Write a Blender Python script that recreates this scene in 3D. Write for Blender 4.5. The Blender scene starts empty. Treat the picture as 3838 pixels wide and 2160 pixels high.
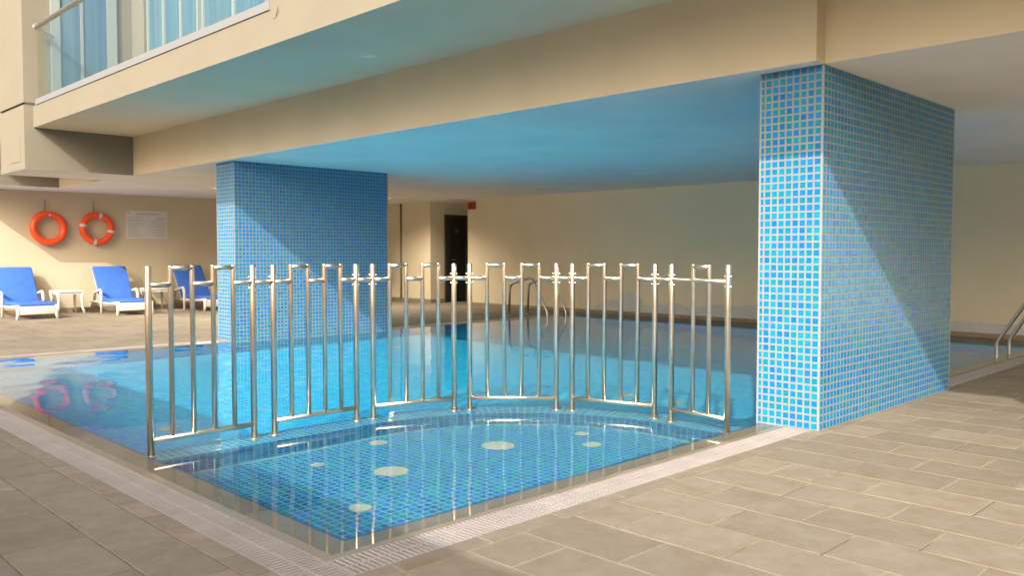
import bpy, bmesh, math, random
from mathutils import Vector, Matrix

# ------------------------------------------------------------------ camera, sky, sun, exposure
SC = bpy.context.scene
COL = SC.collection
CAM_Z = 1.16
FWD = Vector((0.7030, 0.7100, -0.0403)).normalized()
cam_d = bpy.data.cameras.new('camera')
cam = bpy.data.objects.new('camera', cam_d); COL.objects.link(cam)
cam.location = (0, 0, CAM_Z)
cam.rotation_euler = FWD.to_track_quat('-Z', 'Y').to_euler()
cam_d.sensor_width = 36.0; cam_d.lens = 29.875
cam_d.clip_start = 0.05; cam_d.clip_end = 400
cam_d.dof.use_dof = True; cam_d.dof.focus_distance = 6.3; cam_d.dof.aperture_fstop = 3.2
SC.camera = cam

SUN_EL, SUN_ROT = math.radians(33.7), math.radians(240)
SUN_DIR = Vector((.866, .5, -.667))
world = bpy.data.worlds.new('World'); SC.world = world; world.use_nodes = True
wn = world.node_tree
sky = wn.nodes.new('ShaderNodeTexSky'); sky.sky_type = 'NISHITA'; sky.sun_disc = False
sky.sun_elevation = SUN_EL; sky.sun_rotation = SUN_ROT
sky.air_density = 1.1; sky.dust_density = 10.0; sky.ozone_density = 1.0
wn.links.new(sky.outputs[0], wn.nodes['Background'].inputs[0])
wn.nodes['Background'].inputs[1].default_value = 0.15
sun_d = bpy.data.lights.new('sun', 'SUN'); sun_d.energy = 2.0; sun_d.angle = math.radians(.5)
sun_d.color = (.95, .92, .86)
sun = bpy.data.objects.new('sun', sun_d); COL.objects.link(sun)
sun.rotation_euler = SUN_DIR.to_track_quat('-Z', 'Y').to_euler()
sun.location = (-20, -12, 16)
sun_d.cycles.is_caustics_light = True
vs = SC.view_settings
vs.view_transform = 'Standard'; vs.look = 'None'; vs.gamma = 1.0; vs.use_curve_mapping = False
vs.exposure = 1.27
cy = SC.cycles
cy.max_bounces = 14; cy.diffuse_bounces = 6; cy.glossy_bounces = 5; cy.transmission_bounces = 8
cy.transparent_max_bounces = 12
cy.caustics_reflective = True; cy.caustics_refractive = True
cy.blur_glossy = 0.24; cy.sample_clamp_indirect = 8.0
cy.use_denoising = True

RND = random.Random(7)

# ------------------------------------------------------------------ helpers
RIGHT = FWD.cross(Vector((0, 0, 1))).normalized(); UPV = RIGHT.cross(FWD)
def px(p):
    """pixel of a point in a 1024 wide frame (used only to rank pieces by size in the picture)"""
    d = Vector(p) - Vector((0, 0, CAM_Z)); z = d.dot(FWD)
    if z < .2: return None
    k = 849.7 / z
    return (512 + k * d.dot(RIGHT), 288.5 - k * d.dot(UPV))
def area_px(pts):
    q = [px(p) for p in pts]
    if any(a is None for a in q): return 0.
    if max(a[0] for a in q) < 0 or min(a[0] for a in q) > 1024 or max(a[1] for a in q) < 0 or min(a[1] for a in q) > 577: return 0.
    s = 0
    for i in range(len(q)):
        a, b = q[i], q[(i + 1) % len(q)]; s += a[0] * b[1] - a[1] * b[0]
    return abs(s) / 2

class MB:
    def __init__(s): s.v = []; s.f = []; s.m = []; s.s = []
    def face(s, pts, mat=0, smooth=False):
        b = len(s.v); s.v += [tuple(p) for p in pts]; s.f.append(tuple(range(b, b + len(pts)))); s.m.append(mat); s.s.append(smooth); return s
    def box(s, a, b, mat=0, bottom=None, skip=()):
        x0, y0, z0 = a; x1, y1, z1 = b
        k = len(s.v)
        s.v += [(x0, y0, z0), (x1, y0, z0), (x1, y1, z0), (x0, y1, z0), (x0, y0, z1), (x1, y0, z1), (x1, y1, z1), (x0, y1, z1)]
        for n, q in (('-z', (3, 2, 1, 0)), ('+z', (4, 5, 6, 7)), ('-y', (0, 1, 5, 4)), ('+x', (1, 2, 6, 5)), ('+y', (2, 3, 7, 6)), ('-x', (3, 0, 4, 7))):
            if n in skip: continue
            s.f.append(tuple(k + i for i in q)); s.m.append(bottom if (n == '-z' and bottom is not None) else mat); s.s.append(False)
        return s
    def tube(s, path, r, n=10, mat=0, caps=True, closed=False):
        P = [Vector(p) for p in path]; rings = []; N = len(P)
        prev = None
        for i, p in enumerate(P):
            if closed: t = (P[(i + 1) % N] - P[i - 1]).normalized()
            elif i == 0: t = (P[1] - P[0]).normalized()
            elif i == N - 1: t = (P[-1] - P[-2]).normalized()
            else: t = ((P[i + 1] - p).normalized() + (p - P[i - 1]).normalized()).normalized()
            if prev is None:
                u = t.orthogonal().normalized()
            else:
                u = (prev - t * prev.dot(t)).normalized()
            prev = u; w = t.cross(u)
            rr = r[i] if isinstance(r, (list, tuple)) else r
            if not closed and 0 < i < N - 1:
                c = max(.35, t.dot((p - P[i - 1]).normalized()))
            else: c = 1
            k = len(s.v); rings.append(k)
            for j in range(n):
                a = 2 * math.pi * j / n
                s.v.append(tuple(p + (u * math.cos(a) + w * math.sin(a)) * rr))
        for i in range(N if closed else N - 1):
            a, b = rings[i], rings[(i + 1) % N]
            for j in range(n):
                s.f.append((a + j, a + (j + 1) % n, b + (j + 1) % n, b + j)); s.m.append(mat); s.s.append(True)
        if caps and not closed:
            s.f.append(tuple(rings[0] + j for j in reversed(range(n)))); s.m.append(mat); s.s.append(False)
            s.f.append(tuple(rings[-1] + j for j in range(n))); s.m.append(mat); s.s.append(False)
        return s
    def lathe(s, prof, c, n=16, mat=0, axis='z'):
        """prof: (radius, height) pairs turned round an axis through c"""
        k = len(s.v)
        for (r, h) in prof:
            for j in range(n):
                a = 2 * math.pi * j / n; u, w = r * math.cos(a), r * math.sin(a)
                s.v.append({'z': (c[0] + u, c[1] + w, c[2] + h), 'y': (c[0] + u, c[1] + h, c[2] + w), 'x': (c[0] + h, c[1] + u, c[2] + w)}[axis])
        for i in range(len(prof) - 1):
            for j in range(n):
                q = (k + i * n + j, k + i * n + (j + 1) % n, k + (i + 1) * n + (j + 1) % n, k + (i + 1) * n + j)
                s.f.append(q if axis != 'y' else q[::-1]); s.m.append(mat); s.s.append(True)
        for ring, rev in ((0, True), (len(prof) - 1, False)):
            if prof[ring][0] > 1e-4:
                q = [k + ring * n + j for j in range(n)]
                if rev != (axis == 'y'): q.reverse()
                s.f.append(tuple(q)); s.m.append(mat); s.s.append(False)
        return s
    def build(s, name, mats, parent=None, loc=None):
        me = bpy.data.meshes.new(name); me.from_pydata(s.v, [], s.f)
        for m in (mats if isinstance(mats, (list, tuple)) else [mats]): me.materials.append(m)
        me.polygons.foreach_set('material_index', s.m); me.polygons.foreach_set('use_smooth', s.s)
        me.validate(); me.update()
        return link(name, me, parent, loc)

def link(name, me, parent=None, loc=None):
    o = bpy.data.objects.new(name, me); COL.objects.link(o)
    if parent: o.parent = parent
    if loc is not None: o.location = loc
    return o
def rbox(name, size, mat, parent, loc=(0, 0, 0), bev=.01, seg=2, rot=None, taper=None):
    """bevelled box centred on loc"""
    bm = bmesh.new(); bmesh.ops.create_cube(bm, size=1)
    for v in bm.verts:
        v.co = Vector((v.co.x * size[0], v.co.y * size[1], v.co.z * size[2]))
        if taper: taper(v)
    if bev: bmesh.ops.bevel(bm, geom=list(bm.edges), offset=bev, segments=seg, affect='EDGES', profile=.5)
    for f in bm.faces: f.smooth = seg > 1
    me = bpy.data.meshes.new(name); bm.to_mesh(me); bm.free(); me.materials.append(mat)
    o = link(name, me, parent, loc)
    if rot: o.rotation_euler = rot
    return o
def thing(name, label, cat, loc=(0, 0, 0), rz=0, group=None):
    o = bpy.data.objects.new(name, None); COL.objects.link(o); o.location = loc; o.rotation_euler = (0, 0, rz)
    o.empty_display_size = .2
    o['label'] = label; o['category'] = cat
    if group: o['group'] = group
    return o
def tag(o, label, cat, group=None):
    o['label'] = label; o['category'] = cat
    if group: o['group'] = group
    return o
def structure(o): o['kind'] = 'structure'; return o
def stuff(o): o['kind'] = 'stuff'; return o
def dup(o, loc=None, parent=None):
    c = o.copy(); COL.objects.link(c)
    if loc is not None: c.location = loc
    if parent is not None: c.parent = parent
    for ch in [x for x in bpy.data.objects if x.parent == o]: dup(ch, None, c)
    return c

# ------------------------------------------------------------------ materials
def new_mat(name):
    m = bpy.data.materials.new(name); m.use_nodes = True
    n = m.node_tree.nodes; l = m.node_tree.links
    return m, n, l, n['Principled BSDF']
def nd(n, kind, **kw):
    x = n.new(kind)
    for k, v in kw.items(): setattr(x, k, v)
    return x
def coords(n, l, kind='Object'):
    tc = n.new('ShaderNodeTexCoord'); return tc.outputs[kind]
def simple(name, col, rough=.5, metal=0., spec=.5, noise=0., nscale=8., bump=0., bscale=200., coat=0.):
    m, n, l, p = new_mat(name)
    p.inputs['Roughness'].default_value = rough; p.inputs['Metallic'].default_value = metal
    p.inputs['Specular IOR Level'].default_value = spec; p.inputs['Coat Weight'].default_value = coat
    p.inputs['Base Color'].default_value = (*col, 1)
    geo = n.new('ShaderNodeNewGeometry')
    if noise:
        t = nd(n, 'ShaderNodeTexNoise'); t.inputs['Scale'].default_value = nscale; t.inputs['Detail'].default_value = 5
        l.new(geo.outputs['Position'], t.inputs['Vector'])
        mr = nd(n, 'ShaderNodeMapRange'); mr.inputs[1].default_value = .3; mr.inputs[2].default_value = .7
        mr.inputs[3].default_value = 1 - noise; mr.inputs[4].default_value = 1 + noise
        l.new(t.outputs['Fac'], mr.inputs[0])
        vm = nd(n, 'ShaderNodeVectorMath', operation='SCALE'); vm.inputs[0].default_value = col
        l.new(mr.outputs[0], vm.inputs['Scale']); l.new(vm.outputs[0], p.inputs['Base Color'])
    if bump:
        b = nd(n, 'ShaderNodeTexNoise'); b.inputs['Scale'].default_value = bscale; b.inputs['Detail'].default_value = 3
        l.new(geo.outputs['Position'], b.inputs['Vector'])
        bn = nd(n, 'ShaderNodeBump'); bn.inputs['Strength'].default_value = bump; bn.inputs['Distance'].default_value = .004
        l.new(b.outputs['Fac'], bn.inputs['Height']); l.new(bn.outputs[0], p.inputs['Normal'])
    return m

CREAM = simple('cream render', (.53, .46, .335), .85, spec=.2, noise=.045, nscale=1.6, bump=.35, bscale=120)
CREAM_SUN = simple('cream render darkened for sun', (.195, .178, .138), .85, spec=.2, noise=.03, nscale=2.0, bump=.3, bscale=120)  # same render as the beam, colour darkened where the sun falls
SOFFIT = simple('cream paint lightened for shade', (.68, .60, .45), .85, spec=.2, noise=.04, nscale=1.4, bump=.1, bscale=80)  # same cream, colour lightened to lift the shaded underside
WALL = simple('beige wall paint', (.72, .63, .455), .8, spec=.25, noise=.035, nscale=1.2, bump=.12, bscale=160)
WALL_SUN = simple('beige wall paint darkened for sun', (.56, .485, .35), .8, spec=.25, noise=.04, nscale=1.2, bump=.12, bscale=160)  # same paint as the back wall, darkened against the sun on it
CEIL = simple('white ceiling paint', (.82, .80, .77), .8, spec=.2, noise=.05, nscale=1.3, bump=.08, bscale=60)
PATCH = simple('grey primer', (.56, .56, .55), .85, spec=.2, noise=.05, nscale=6)
SKIRT = simple('brown skirting tile', (.30, .225, .145), .45, noise=.12, nscale=9)
def joint_mat():
    m, n, l, p = new_mat('sandy joint mortar'); geo = n.new('ShaderNodeNewGeometry')
    t = nd(n, 'ShaderNodeTexNoise'); t.inputs['Scale'].default_value = 2.3; t.inputs['Detail'].default_value = 4; l.new(geo.outputs['Position'], t.inputs['Vector'])
    cr = nd(n, 'ShaderNodeValToRGB'); l.new(t.outputs['Fac'], cr.inputs['Fac']); e = cr.color_ramp.elements
    e[0].position = .40; e[0].color = (.10, .09, .08, 1); e[1].position = .50; e[1].color = (.27, .24, .20, 1)
    l.new(cr.outputs[0], p.inputs['Base Color']); p.inputs['Roughness'].default_value = .95; p.inputs['Specular IOR Level'].default_value = .1
    return m
GROUT = joint_mat()
TGROUT = simple('pale tile grout', (.20, .24, .265), .8, spec=.25, noise=.07, nscale=14)
TRIM = simple('white corner bead', (.26, .29, .31), .5)
STEEL = simple('polished stainless steel', (.82, .70, .57), .30, metal=1., noise=.06, nscale=18)
STEEL_D = simple('brushed stainless steel', (.55, .52, .48), .28, metal=1., noise=.06, nscale=18)
GRATE = simple('off white plastic grating', (.27, .25, .24), .5, noise=.1, nscale=5)
CHANNEL = simple('dark gutter concrete', (.09, .08, .07), .9)
COPING = simple('wet beige coping stone', (.235, .20, .15), .32, noise=.1, nscale=5, bump=.05)
EDGE_SHADE = simple('dark blue edge shade', (.035, .09, .19), .35, noise=.2, nscale=30)  # shade along the pool lip, put into a dark strip
ORANGE = simple('orange life ring plastic', (.82, .085, .018), .33)
REFLECT = simple('grey reflective tape', (.56, .55, .54), .4)
BLUE_CLOTH = simple('blue cushion fabric', (.045, .135, .50), .85, spec=.2, noise=.06, nscale=8, bump=.3, bscale=500)
WHITE_PL = simple('white wicker plastic', (.52, .515, .49), .5, noise=.05, nscale=30, bump=.2, bscale=260)
GREY_MET = simple('grey painted metal', (.30, .29, .28), .5)
ALU = simple('satin aluminium channel', (.26, .265, .27), .45, metal=.3)
RAILM = simple('brushed handrail', (.62, .58, .50), .3, metal=.9)
FRAME_W = simple('white window frame', (.24, .275, .27), .4)
DOOR_M = simple('near black door paint', (.012, .012, .012), .4)
DARK = simple('dark recess', (.06, .055, .05), .8)
RED = simple('red alarm plastic', (.42, .012, .018), .35)
BLACK = simple('black plastic', (.012, .012, .014), .5)
SIGN_W = simple('white notice board', (.62, .60, .57), .4)
INK = simple('grey printed lettering', (.40, .40, .41), .6)
PIPE = simple('dark brown conduit', (.20, .15, .09), .6)
DRAIN = simple('off white drain cover', (.40, .45, .37), .5, noise=.08, nscale=40)
CURTAIN = simple('pale curtain', (.45, .50, .48), .9)

def emission(name, col, s):
    m, n, l, p = new_mat(name); p.inputs['Base Color'].default_value = (*col, 1)
    p.inputs['Emission Color'].default_value = (*col, 1); p.inputs['Emission Strength'].default_value = s
    return m
LAMP = emission('downlight diffuser', (1, .86, .68), 1.0)

def tile_mat(name, col, var, rough=.22, spec=.5):
    m, n, l, p = new_mat(name)
    geo = n.new('ShaderNodeNewGeometry'); oi = n.new('ShaderNodeObjectInfo')
    add = nd(n, 'ShaderNodeMath', operation='ADD'); l.new(geo.outputs['Random Per Island'], add.inputs[0]); l.new(oi.outputs['Random'], add.inputs[1])
    wn_ = nd(n, 'ShaderNodeTexWhiteNoise', noise_dimensions='1D'); l.new(add.outputs[0], wn_.inputs['W'])
    mr = nd(n, 'ShaderNodeMapRange'); mr.inputs[3].default_value = 1 - var; mr.inputs[4].default_value = 1 + var
    l.new(wn_.outputs['Value'], mr.inputs[0])
    vm = nd(n, 'ShaderNodeVectorMath', operation='SCALE'); vm.inputs[0].default_value = col; l.new(mr.outputs[0], vm.inputs['Scale'])
    ns = nd(n, 'ShaderNodeTexNoise'); ns.inputs['Scale'].default_value = 60; ns.inputs['Detail'].default_value = 3
    l.new(geo.outputs['Position'], ns.inputs['Vector'])
    mx = nd(n, 'ShaderNodeMix', data_type='RGBA'); mx.inputs[7].default_value = (.25, .45, .55, 1)
    mm = nd(n, 'ShaderNodeMapRange'); mm.inputs[1].default_value = .45; mm.inputs[2].default_value = .8; mm.inputs[3].default_value = 0; mm.inputs[4].default_value = .10
    l.new(ns.outputs['Fac'], mm.inputs[0]); l.new(mm.outputs[0], mx.inputs[0]); l.new(vm.outputs[0], mx.inputs[6])
    l.new(mx.outputs[2], p.inputs['Base Color'])
    p.inputs['Roughness'].default_value = rough; p.inputs['Specular IOR Level'].default_value = spec
    return m
T_BLUE = tile_mat('blue glass mosaic', (.002, .155, .44), .18, .22, .25)
U_BLUE = tile_mat('blue underwater mosaic', (.002, .145, .46), .25, .6, .05)
U_TURQ = tile_mat('turquoise underwater mosaic', (.002, .22, .35), .2, .6, .05)
T_TURQ = tile_mat('turquoise glass mosaic', (.001, .20, .31), .14, .22, .25)

def slab_mat():
    m, n, l, p = new_mat('sandstone paving slab')
    geo = n.new('ShaderNodeNewGeometry'); oi = n.new('ShaderNodeObjectInfo')
    add = nd(n, 'ShaderNodeMath', operation='ADD'); l.new(geo.outputs['Random Per Island'], add.inputs[0]); l.new(oi.outputs['Random'], add.inputs[1])
    w = nd(n, 'ShaderNodeTexWhiteNoise', noise_dimensions='1D'); l.new(add.outputs[0], w.inputs['W'])
    off = nd(n, 'ShaderNodeVectorMath', operation='SCALE'); l.new(w.outputs['Color'], off.inputs[0]); off.inputs['Scale'].default_value = 37
    pos = nd(n, 'ShaderNodeVectorMath', operation='ADD'); l.new(geo.outputs['Position'], pos.inputs[0]); l.new(off.outputs[0], pos.inputs[1])
    a = nd(n, 'ShaderNodeTexNoise'); a.inputs['Scale'].default_value = 8.0; a.inputs['Detail'].default_value = 9; a.inputs['Roughness'].default_value = .7; a.inputs['Distortion'].default_value = .4
    l.new(pos.outputs[0], a.inputs['Vector'])
    cr = nd(n, 'ShaderNodeValToRGB'); l.new(a.outputs['Fac'], cr.inputs['Fac'])
    e = cr.color_ramp.elements; e[0].position = .30; e[0].color = (.19, .152, .104, 1); e[1].position = .66; e[1].color = (.24, .214, .168, 1)
    k = e.new(.48); k.color = (.213, .182, .137, 1)
    mr = nd(n, 'ShaderNodeMapRange'); mr.inputs[3].default_value = .80; mr.inputs[4].default_value = 1.0; l.new(w.outputs['Value'], mr.inputs[0])
    sc_ = nd(n, 'ShaderNodeVectorMath', operation='SCALE'); l.new(cr.outputs[0], sc_.inputs[0]); l.new(mr.outputs[0], sc_.inputs['Scale'])
    # pale droppings and specks
    v = nd(n, 'ShaderNodeTexVoronoi'); v.inputs['Scale'].default_value = 3.2; l.new(pos.outputs[0], v.inputs['Vector'])
    lt = nd(n, 'ShaderNodeMath', operation='LESS_THAN'); lt.inputs[1].default_value = .032; l.new(v.outputs['Distance'], lt.inputs[0])
    mx = nd(n, 'ShaderNodeMix', data_type='RGBA'); l.new(lt.outputs[0], mx.inputs[0]); l.new(sc_.outputs[0], mx.inputs[6]); mx.inputs[7].default_value = (.36, .32, .25, 1)
    l.new(mx.outputs[2], p.inputs['Base Color'])
    p.inputs['Roughness'].default_value = .72; p.inputs['Specular IOR Level'].default_value = .3
    b = nd(n, 'ShaderNodeTexNoise'); b.inputs['Scale'].default_value = 60; b.inputs['Detail'].default_value = 6; l.new(pos.outputs[0], b.inputs['Vector'])
    bn = nd(n, 'ShaderNodeBump'); bn.inputs['Strength'].default_value = .25; bn.inputs['Distance'].default_value = .004
    l.new(b.outputs['Fac'], bn.inputs['Height']); l.new(bn.outputs[0], p.inputs['Normal'])
    return m
SLAB = slab_mat()

def mosaic_mat(name, pitch=.05, dim=1.0):
    """distant mosaic: cells on a 5 cm lattice, two blues and pale joints"""
    m, n, l, p = new_mat(name)
    geo = n.new('ShaderNodeNewGeometry')
    o = nd(n, 'ShaderNodeVectorMath', operation='ADD'); o.inputs[1].default_value = (.013, .017, .011); l.new(geo.outputs['Position'], o.inputs[0])
    d = nd(n, 'ShaderNodeVectorMath', operation='SCALE'); d.inputs['Scale'].default_value = 1 / pitch; l.new(o.outputs[0], d.inputs[0])
    fl = nd(n, 'ShaderNodeVectorMath', operation='FLOOR'); l.new(d.outputs[0], fl.inputs[0])
    wn_ = nd(n, 'ShaderNodeTexWhiteNoise', noise_dimensions='3D'); l.new(fl.outputs[0], wn_.inputs['Vector'])
    cr = nd(n, 'ShaderNodeValToRGB'); l.new(wn_.outputs['Value'], cr.inputs['Fac']); cr.color_ramp.interpolation = 'CONSTANT'
    e = cr.color_ramp.elements; e[0].position = 0; e[0].color = (.02 * dim, .33 * dim, .78 * dim, 1); e[1].position = .5; e[1].color = (.01 * dim, .44 * dim, .64 * dim, 1)
    k = e.new(.25); k.color = (.03 * dim, .42 * dim, .80 * dim, 1); k = e.new(.78); k.color = (.03 * dim, .52 * dim, .66 * dim, 1)
    fr = nd(n, 'ShaderNodeVectorMath', operation='FRACTION'); l.new(d.outputs[0], fr.inputs[0])
    sb = nd(n, 'ShaderNodeVectorMath', operation='SUBTRACT'); sb.inputs[1].default_value = (.5, .5, .5); l.new(fr.outputs[0], sb.inputs[0])
    ab = nd(n, 'ShaderNodeVectorMath', operation='ABSOLUTE'); l.new(sb.outputs[0], ab.inputs[0])
    na = nd(n, 'ShaderNodeVectorMath', operation='ABSOLUTE'); l.new(geo.outputs['True Normal'], na.inputs[0])
    inv = nd(n, 'ShaderNodeVectorMath', operation='SUBTRACT'); inv.inputs[0].default_value = (1, 1, 1); l.new(na.outputs[0], inv.inputs[1])
    mu = nd(n, 'ShaderNodeVectorMath', operation='MULTIPLY'); l.new(ab.outputs[0], mu.inputs[0]); l.new(inv.outputs[0], mu.inputs[1])
    sp = nd(n, 'ShaderNodeSeparateXYZ'); l.new(mu.outputs[0], sp.inputs[0])
    m1 = nd(n, 'ShaderNodeMath', operation='MAXIMUM'); l.new(sp.outputs[0], m1.inputs[0]); l.new(sp.outputs[1], m1.inputs[1])
    m2 = nd(n, 'ShaderNodeMath', operation='MAXIMUM'); l.new(m1.outputs[0], m2.inputs[0]); l.new(sp.outputs[2], m2.inputs[1])
    gt = nd(n, 'ShaderNodeMath', operation='GREATER_THAN'); gt.inputs[1].default_value = .43; l.new(m2.outputs[0], gt.inputs[0])
    mx = nd(n, 'ShaderNodeMix', data_type='RGBA'); l.new(gt.outputs[0], mx.inputs[0]); l.new(cr.outputs[0], mx.inputs[6]); mx.inputs[7].default_value = (.07 * dim, .48 * dim, .62 * dim, 1)
    l.new(mx.outputs[2], p.inputs['Base Color']); p.inputs['Roughness'].default_value = .6; p.inputs['Specular IOR Level'].default_value = .05
    return m
MOSAIC = mosaic_mat('pool mosaic')

def water_mat():
    m = bpy.data.materials.new('clear pool water'); m.use_nodes = True
    n = m.node_tree.nodes; l = m.node_tree.links; n.remove(n['Principled BSDF'])
    g = n.new('ShaderNodeBsdfGlass'); g.inputs['IOR'].default_value = 1.333; g.inputs['Roughness'].default_value = 0
    g.inputs['Color'].default_value = (.97, 1, 1, 1)
    l.new(g.outputs[0], n['Material Output'].inputs['Surface']); return m
WATER = water_mat()
def glass_mat(name, tint, facing=.0):
    """thin balcony glass: tinted see-through sheet with a Fresnel mirror coat"""
    m = bpy.data.materials.new(name); m.use_nodes = True
    n = m.node_tree.nodes; l = m.node_tree.links; n.remove(n['Principled BSDF'])
    t = n.new('ShaderNodeBsdfTransparent'); t.inputs[0].default_value = (*tint, 1)
    g = n.new('ShaderNodeBsdfGlossy'); g.inputs['Roughness'].default_value = .02
    lw = n.new('ShaderNodeLayerWeight'); lw.inputs['Blend'].default_value = .5
    pw = nd(n, 'ShaderNodeMath', operation='POWER'); pw.inputs[1].default_value = 5; l.new(lw.outputs['Facing'], pw.inputs[0])
    f = nd(n, 'ShaderNodeMath', operation='MULTIPLY_ADD'); f.inputs[1].default_value = .95; f.inputs[2].default_value = .045; l.new(pw.outputs[0], f.inputs[0])
    mx = n.new('ShaderNodeMixShader'); l.new(f.outputs[0], mx.inputs[0]); l.new(t.outputs[0], mx.inputs[1]); l.new(g.outputs[0], mx.inputs[2])
    l.new(mx.outputs[0], n['Material Output'].inputs['Surface']); return m
BGLASS = glass_mat('green tinted balcony glass', (.93, .975, .95))
def curtain_glass():
    m, n, l, p = new_mat('glass with curtain folds and sky tint'); geo = n.new('ShaderNodeNewGeometry')  # blue of curtains and of reflected sky, both put into the colour
    mp = nd(n, 'ShaderNodeVectorMath', operation='MULTIPLY'); mp.inputs[1].default_value = (9, 9, .25); l.new(geo.outputs['Position'], mp.inputs[0])
    t = nd(n, 'ShaderNodeTexNoise'); t.inputs['Scale'].default_value = 1.0; t.inputs['Detail'].default_value = 3; l.new(mp.outputs[0], t.inputs['Vector'])
    cr = nd(n, 'ShaderNodeValToRGB'); l.new(t.outputs['Fac'], cr.inputs['Fac']); e = cr.color_ramp.elements
    e[0].position = .35; e[0].color = (.045, .115, .20, 1); e[1].position = .66; e[1].color = (.10, .185, .23, 1)
    l.new(cr.outputs[0], p.inputs['Base Color']); p.inputs['Roughness'].default_value = .15; p.inputs['Specular IOR Level'].default_value = .6
    return m
WINGLASS = curtain_glass()

# ------------------------------------------------------------------ main dimensions (metres; x and y follow the two pool edges)
ZC = 2.38                       # ceiling
PX0, PY0, PY1, PX1 = 1.923, 2.922, 10.53, 11.88     # pool inner edges
GW = .186
GX1 = 1.725; GX0 = GX1 - GW - .005     # left grating inner / outer
GY1 = 2.736; GY0 = GY1 - GW            # near grating
FY0 = 10.715; FY1 = FY0 + GW           # far grating
WZ = -.010                      # water level
LWY = 18.15                     # left wall
BWX = 12.86                     # back wall

# ------------------------------------------------------------------ ground and deck base
g = MB()
for a, b in (((-70, -70), (70, -8.0)), ((-70, 18.6), (70, 70)), ((-70, -8.0), (-6, 18.6)), ((15.2, -8.0), (70, 18.6))):
    g.face([(a[0], a[1], -.03), (b[0], a[1], -.03), (b[0], b[1], -.03), (a[0], b[1], -.03)])
structure(g.build('ground', simple('sandy ground', (.33, .27, .19), .95, noise=.2, nscale=.8)))

deck = MB()
def flat(mb, x0, y0, x1, y1, z, mat=0): mb.face([(x0, y0, z), (x1, y0, z), (x1, y1, z), (x0, y1, z)], mat)
ZG = -.0035
flat(deck, -6, -8, 1.44, 18.6, ZG, 1); flat(deck, 1.44, GY0, GX0, FY1, ZG, 1); flat(deck, 1.44, -8, GX0, GY0, ZG); flat(deck, 1.44, FY1, GX0, 18.6, ZG); flat(deck, GX0, -8, 15.2, GY0, ZG); flat(deck, GX0, FY1, 15.2, 18.6, ZG); flat(deck, PX1, GY0, 15.2, FY1, ZG)
deck = structure(deck.build('deck', [GROUT, simple('dark open joint', (.12, .105, .09), .95, noise=.4, nscale=5)]))
# gutter lining under the gratings
gut = MB()
def trough(x0, y0, x1, y1):
    gut.box((x0, y0, -.13), (x1, y1, -.12))
    for a, b in (((x0, y0), (x1, y0)), ((x1, y0), (x1, y1)), ((x1, y1), (x0, y1)), ((x0, y1), (x0, y0))):
        gut.face([(a[0], a[1], -.12), (b[0], b[1], -.12), (b[0], b[1], -.004), (a[0], a[1], -.004)])
trough(GX0, GY0, GX1, FY1); trough(GX1, GY0, PX1, GY1); trough(GX1, FY0, PX1, FY1)
structure(gut.build('gutter', CHANNEL))
# coping: gentle wet slope from grating to pool edge
cop = MB()
e0, e1 = .0, -.030
def copq(a, b, c, d): cop.face([(*a, e0), (*b, e0), (*c, e1), (*d, e1)])
copq((PX1, GY1), (GX1, GY1), (PX0, PY0), (PX1, PY0))
copq((GX1, GY1), (GX1, FY0), (PX0, PY1), (PX0, PY0))
copq((GX1, FY0), (PX1, FY0), (PX1, PY1), (PX0, PY1))
for a, b in (((GX1, GY1), (PX1, GY1)), ((GX1, FY0), (GX1, GY1)), ((PX1, FY0), (GX1, FY0))):
    cop.face([(*a, -.12), (*b, -.12), (*b, 0), (*a, 0)])
cop = structure(cop.build('coping', COPING))
ns = MB()  # dark strip drawn where the pool edge lies in shade
t = .016
for pts in ([(PX0, PY0), (PX1, PY0), (PX1, PY0 + t), (PX0 + t, PY0 + t)], [(PX0, PY1), (PX0, PY0), (PX0 + t, PY0 + t), (PX0 + t, PY1 - t)], [(PX1, PY1), (PX0, PY1), (PX0 + t, PY1 - t), (PX1, PY1 - t)]):
    ns.face([(*p, e1 + .001) for p in pts])
    ns.face([(*pts[3], e1 + .001), (*pts[2], e1 + .001), (*pts[2], e1 - .02), (*pts[3], e1 - .02)])
ns.build('edge_shade_strip', EDGE_SHADE, cop)

# ------------------------------------------------------------------ pool basin
DEPTH = -1.10
ba = MB()
ba.face([(PX0, PY0, DEPTH), (PX1, PY0, DEPTH), (PX1, PY1, DEPTH), (PX0, PY1, DEPTH)])
ba.face([(PX1, PY0, DEPTH), (PX0, PY0, DEPTH), (PX0, PY0, e1), (PX1, PY0, e1)])
ba.face([(PX0, PY0, DEPTH), (PX0, PY1, DEPTH), (PX0, PY1, e1), (PX0, PY0, e1)])
ba.face([(PX0, PY1, DEPTH), (PX1, PY1, DEPTH), (PX1, PY1, e1), (PX0, PY1, e1)])
ba.face([(PX1, PY1, DEPTH), (PX1, PY0, DEPTH), (PX1, PY0, -.004), (PX1, PY1, -.004)])
structure(ba.build('pool_basin', MOSAIC))

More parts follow.
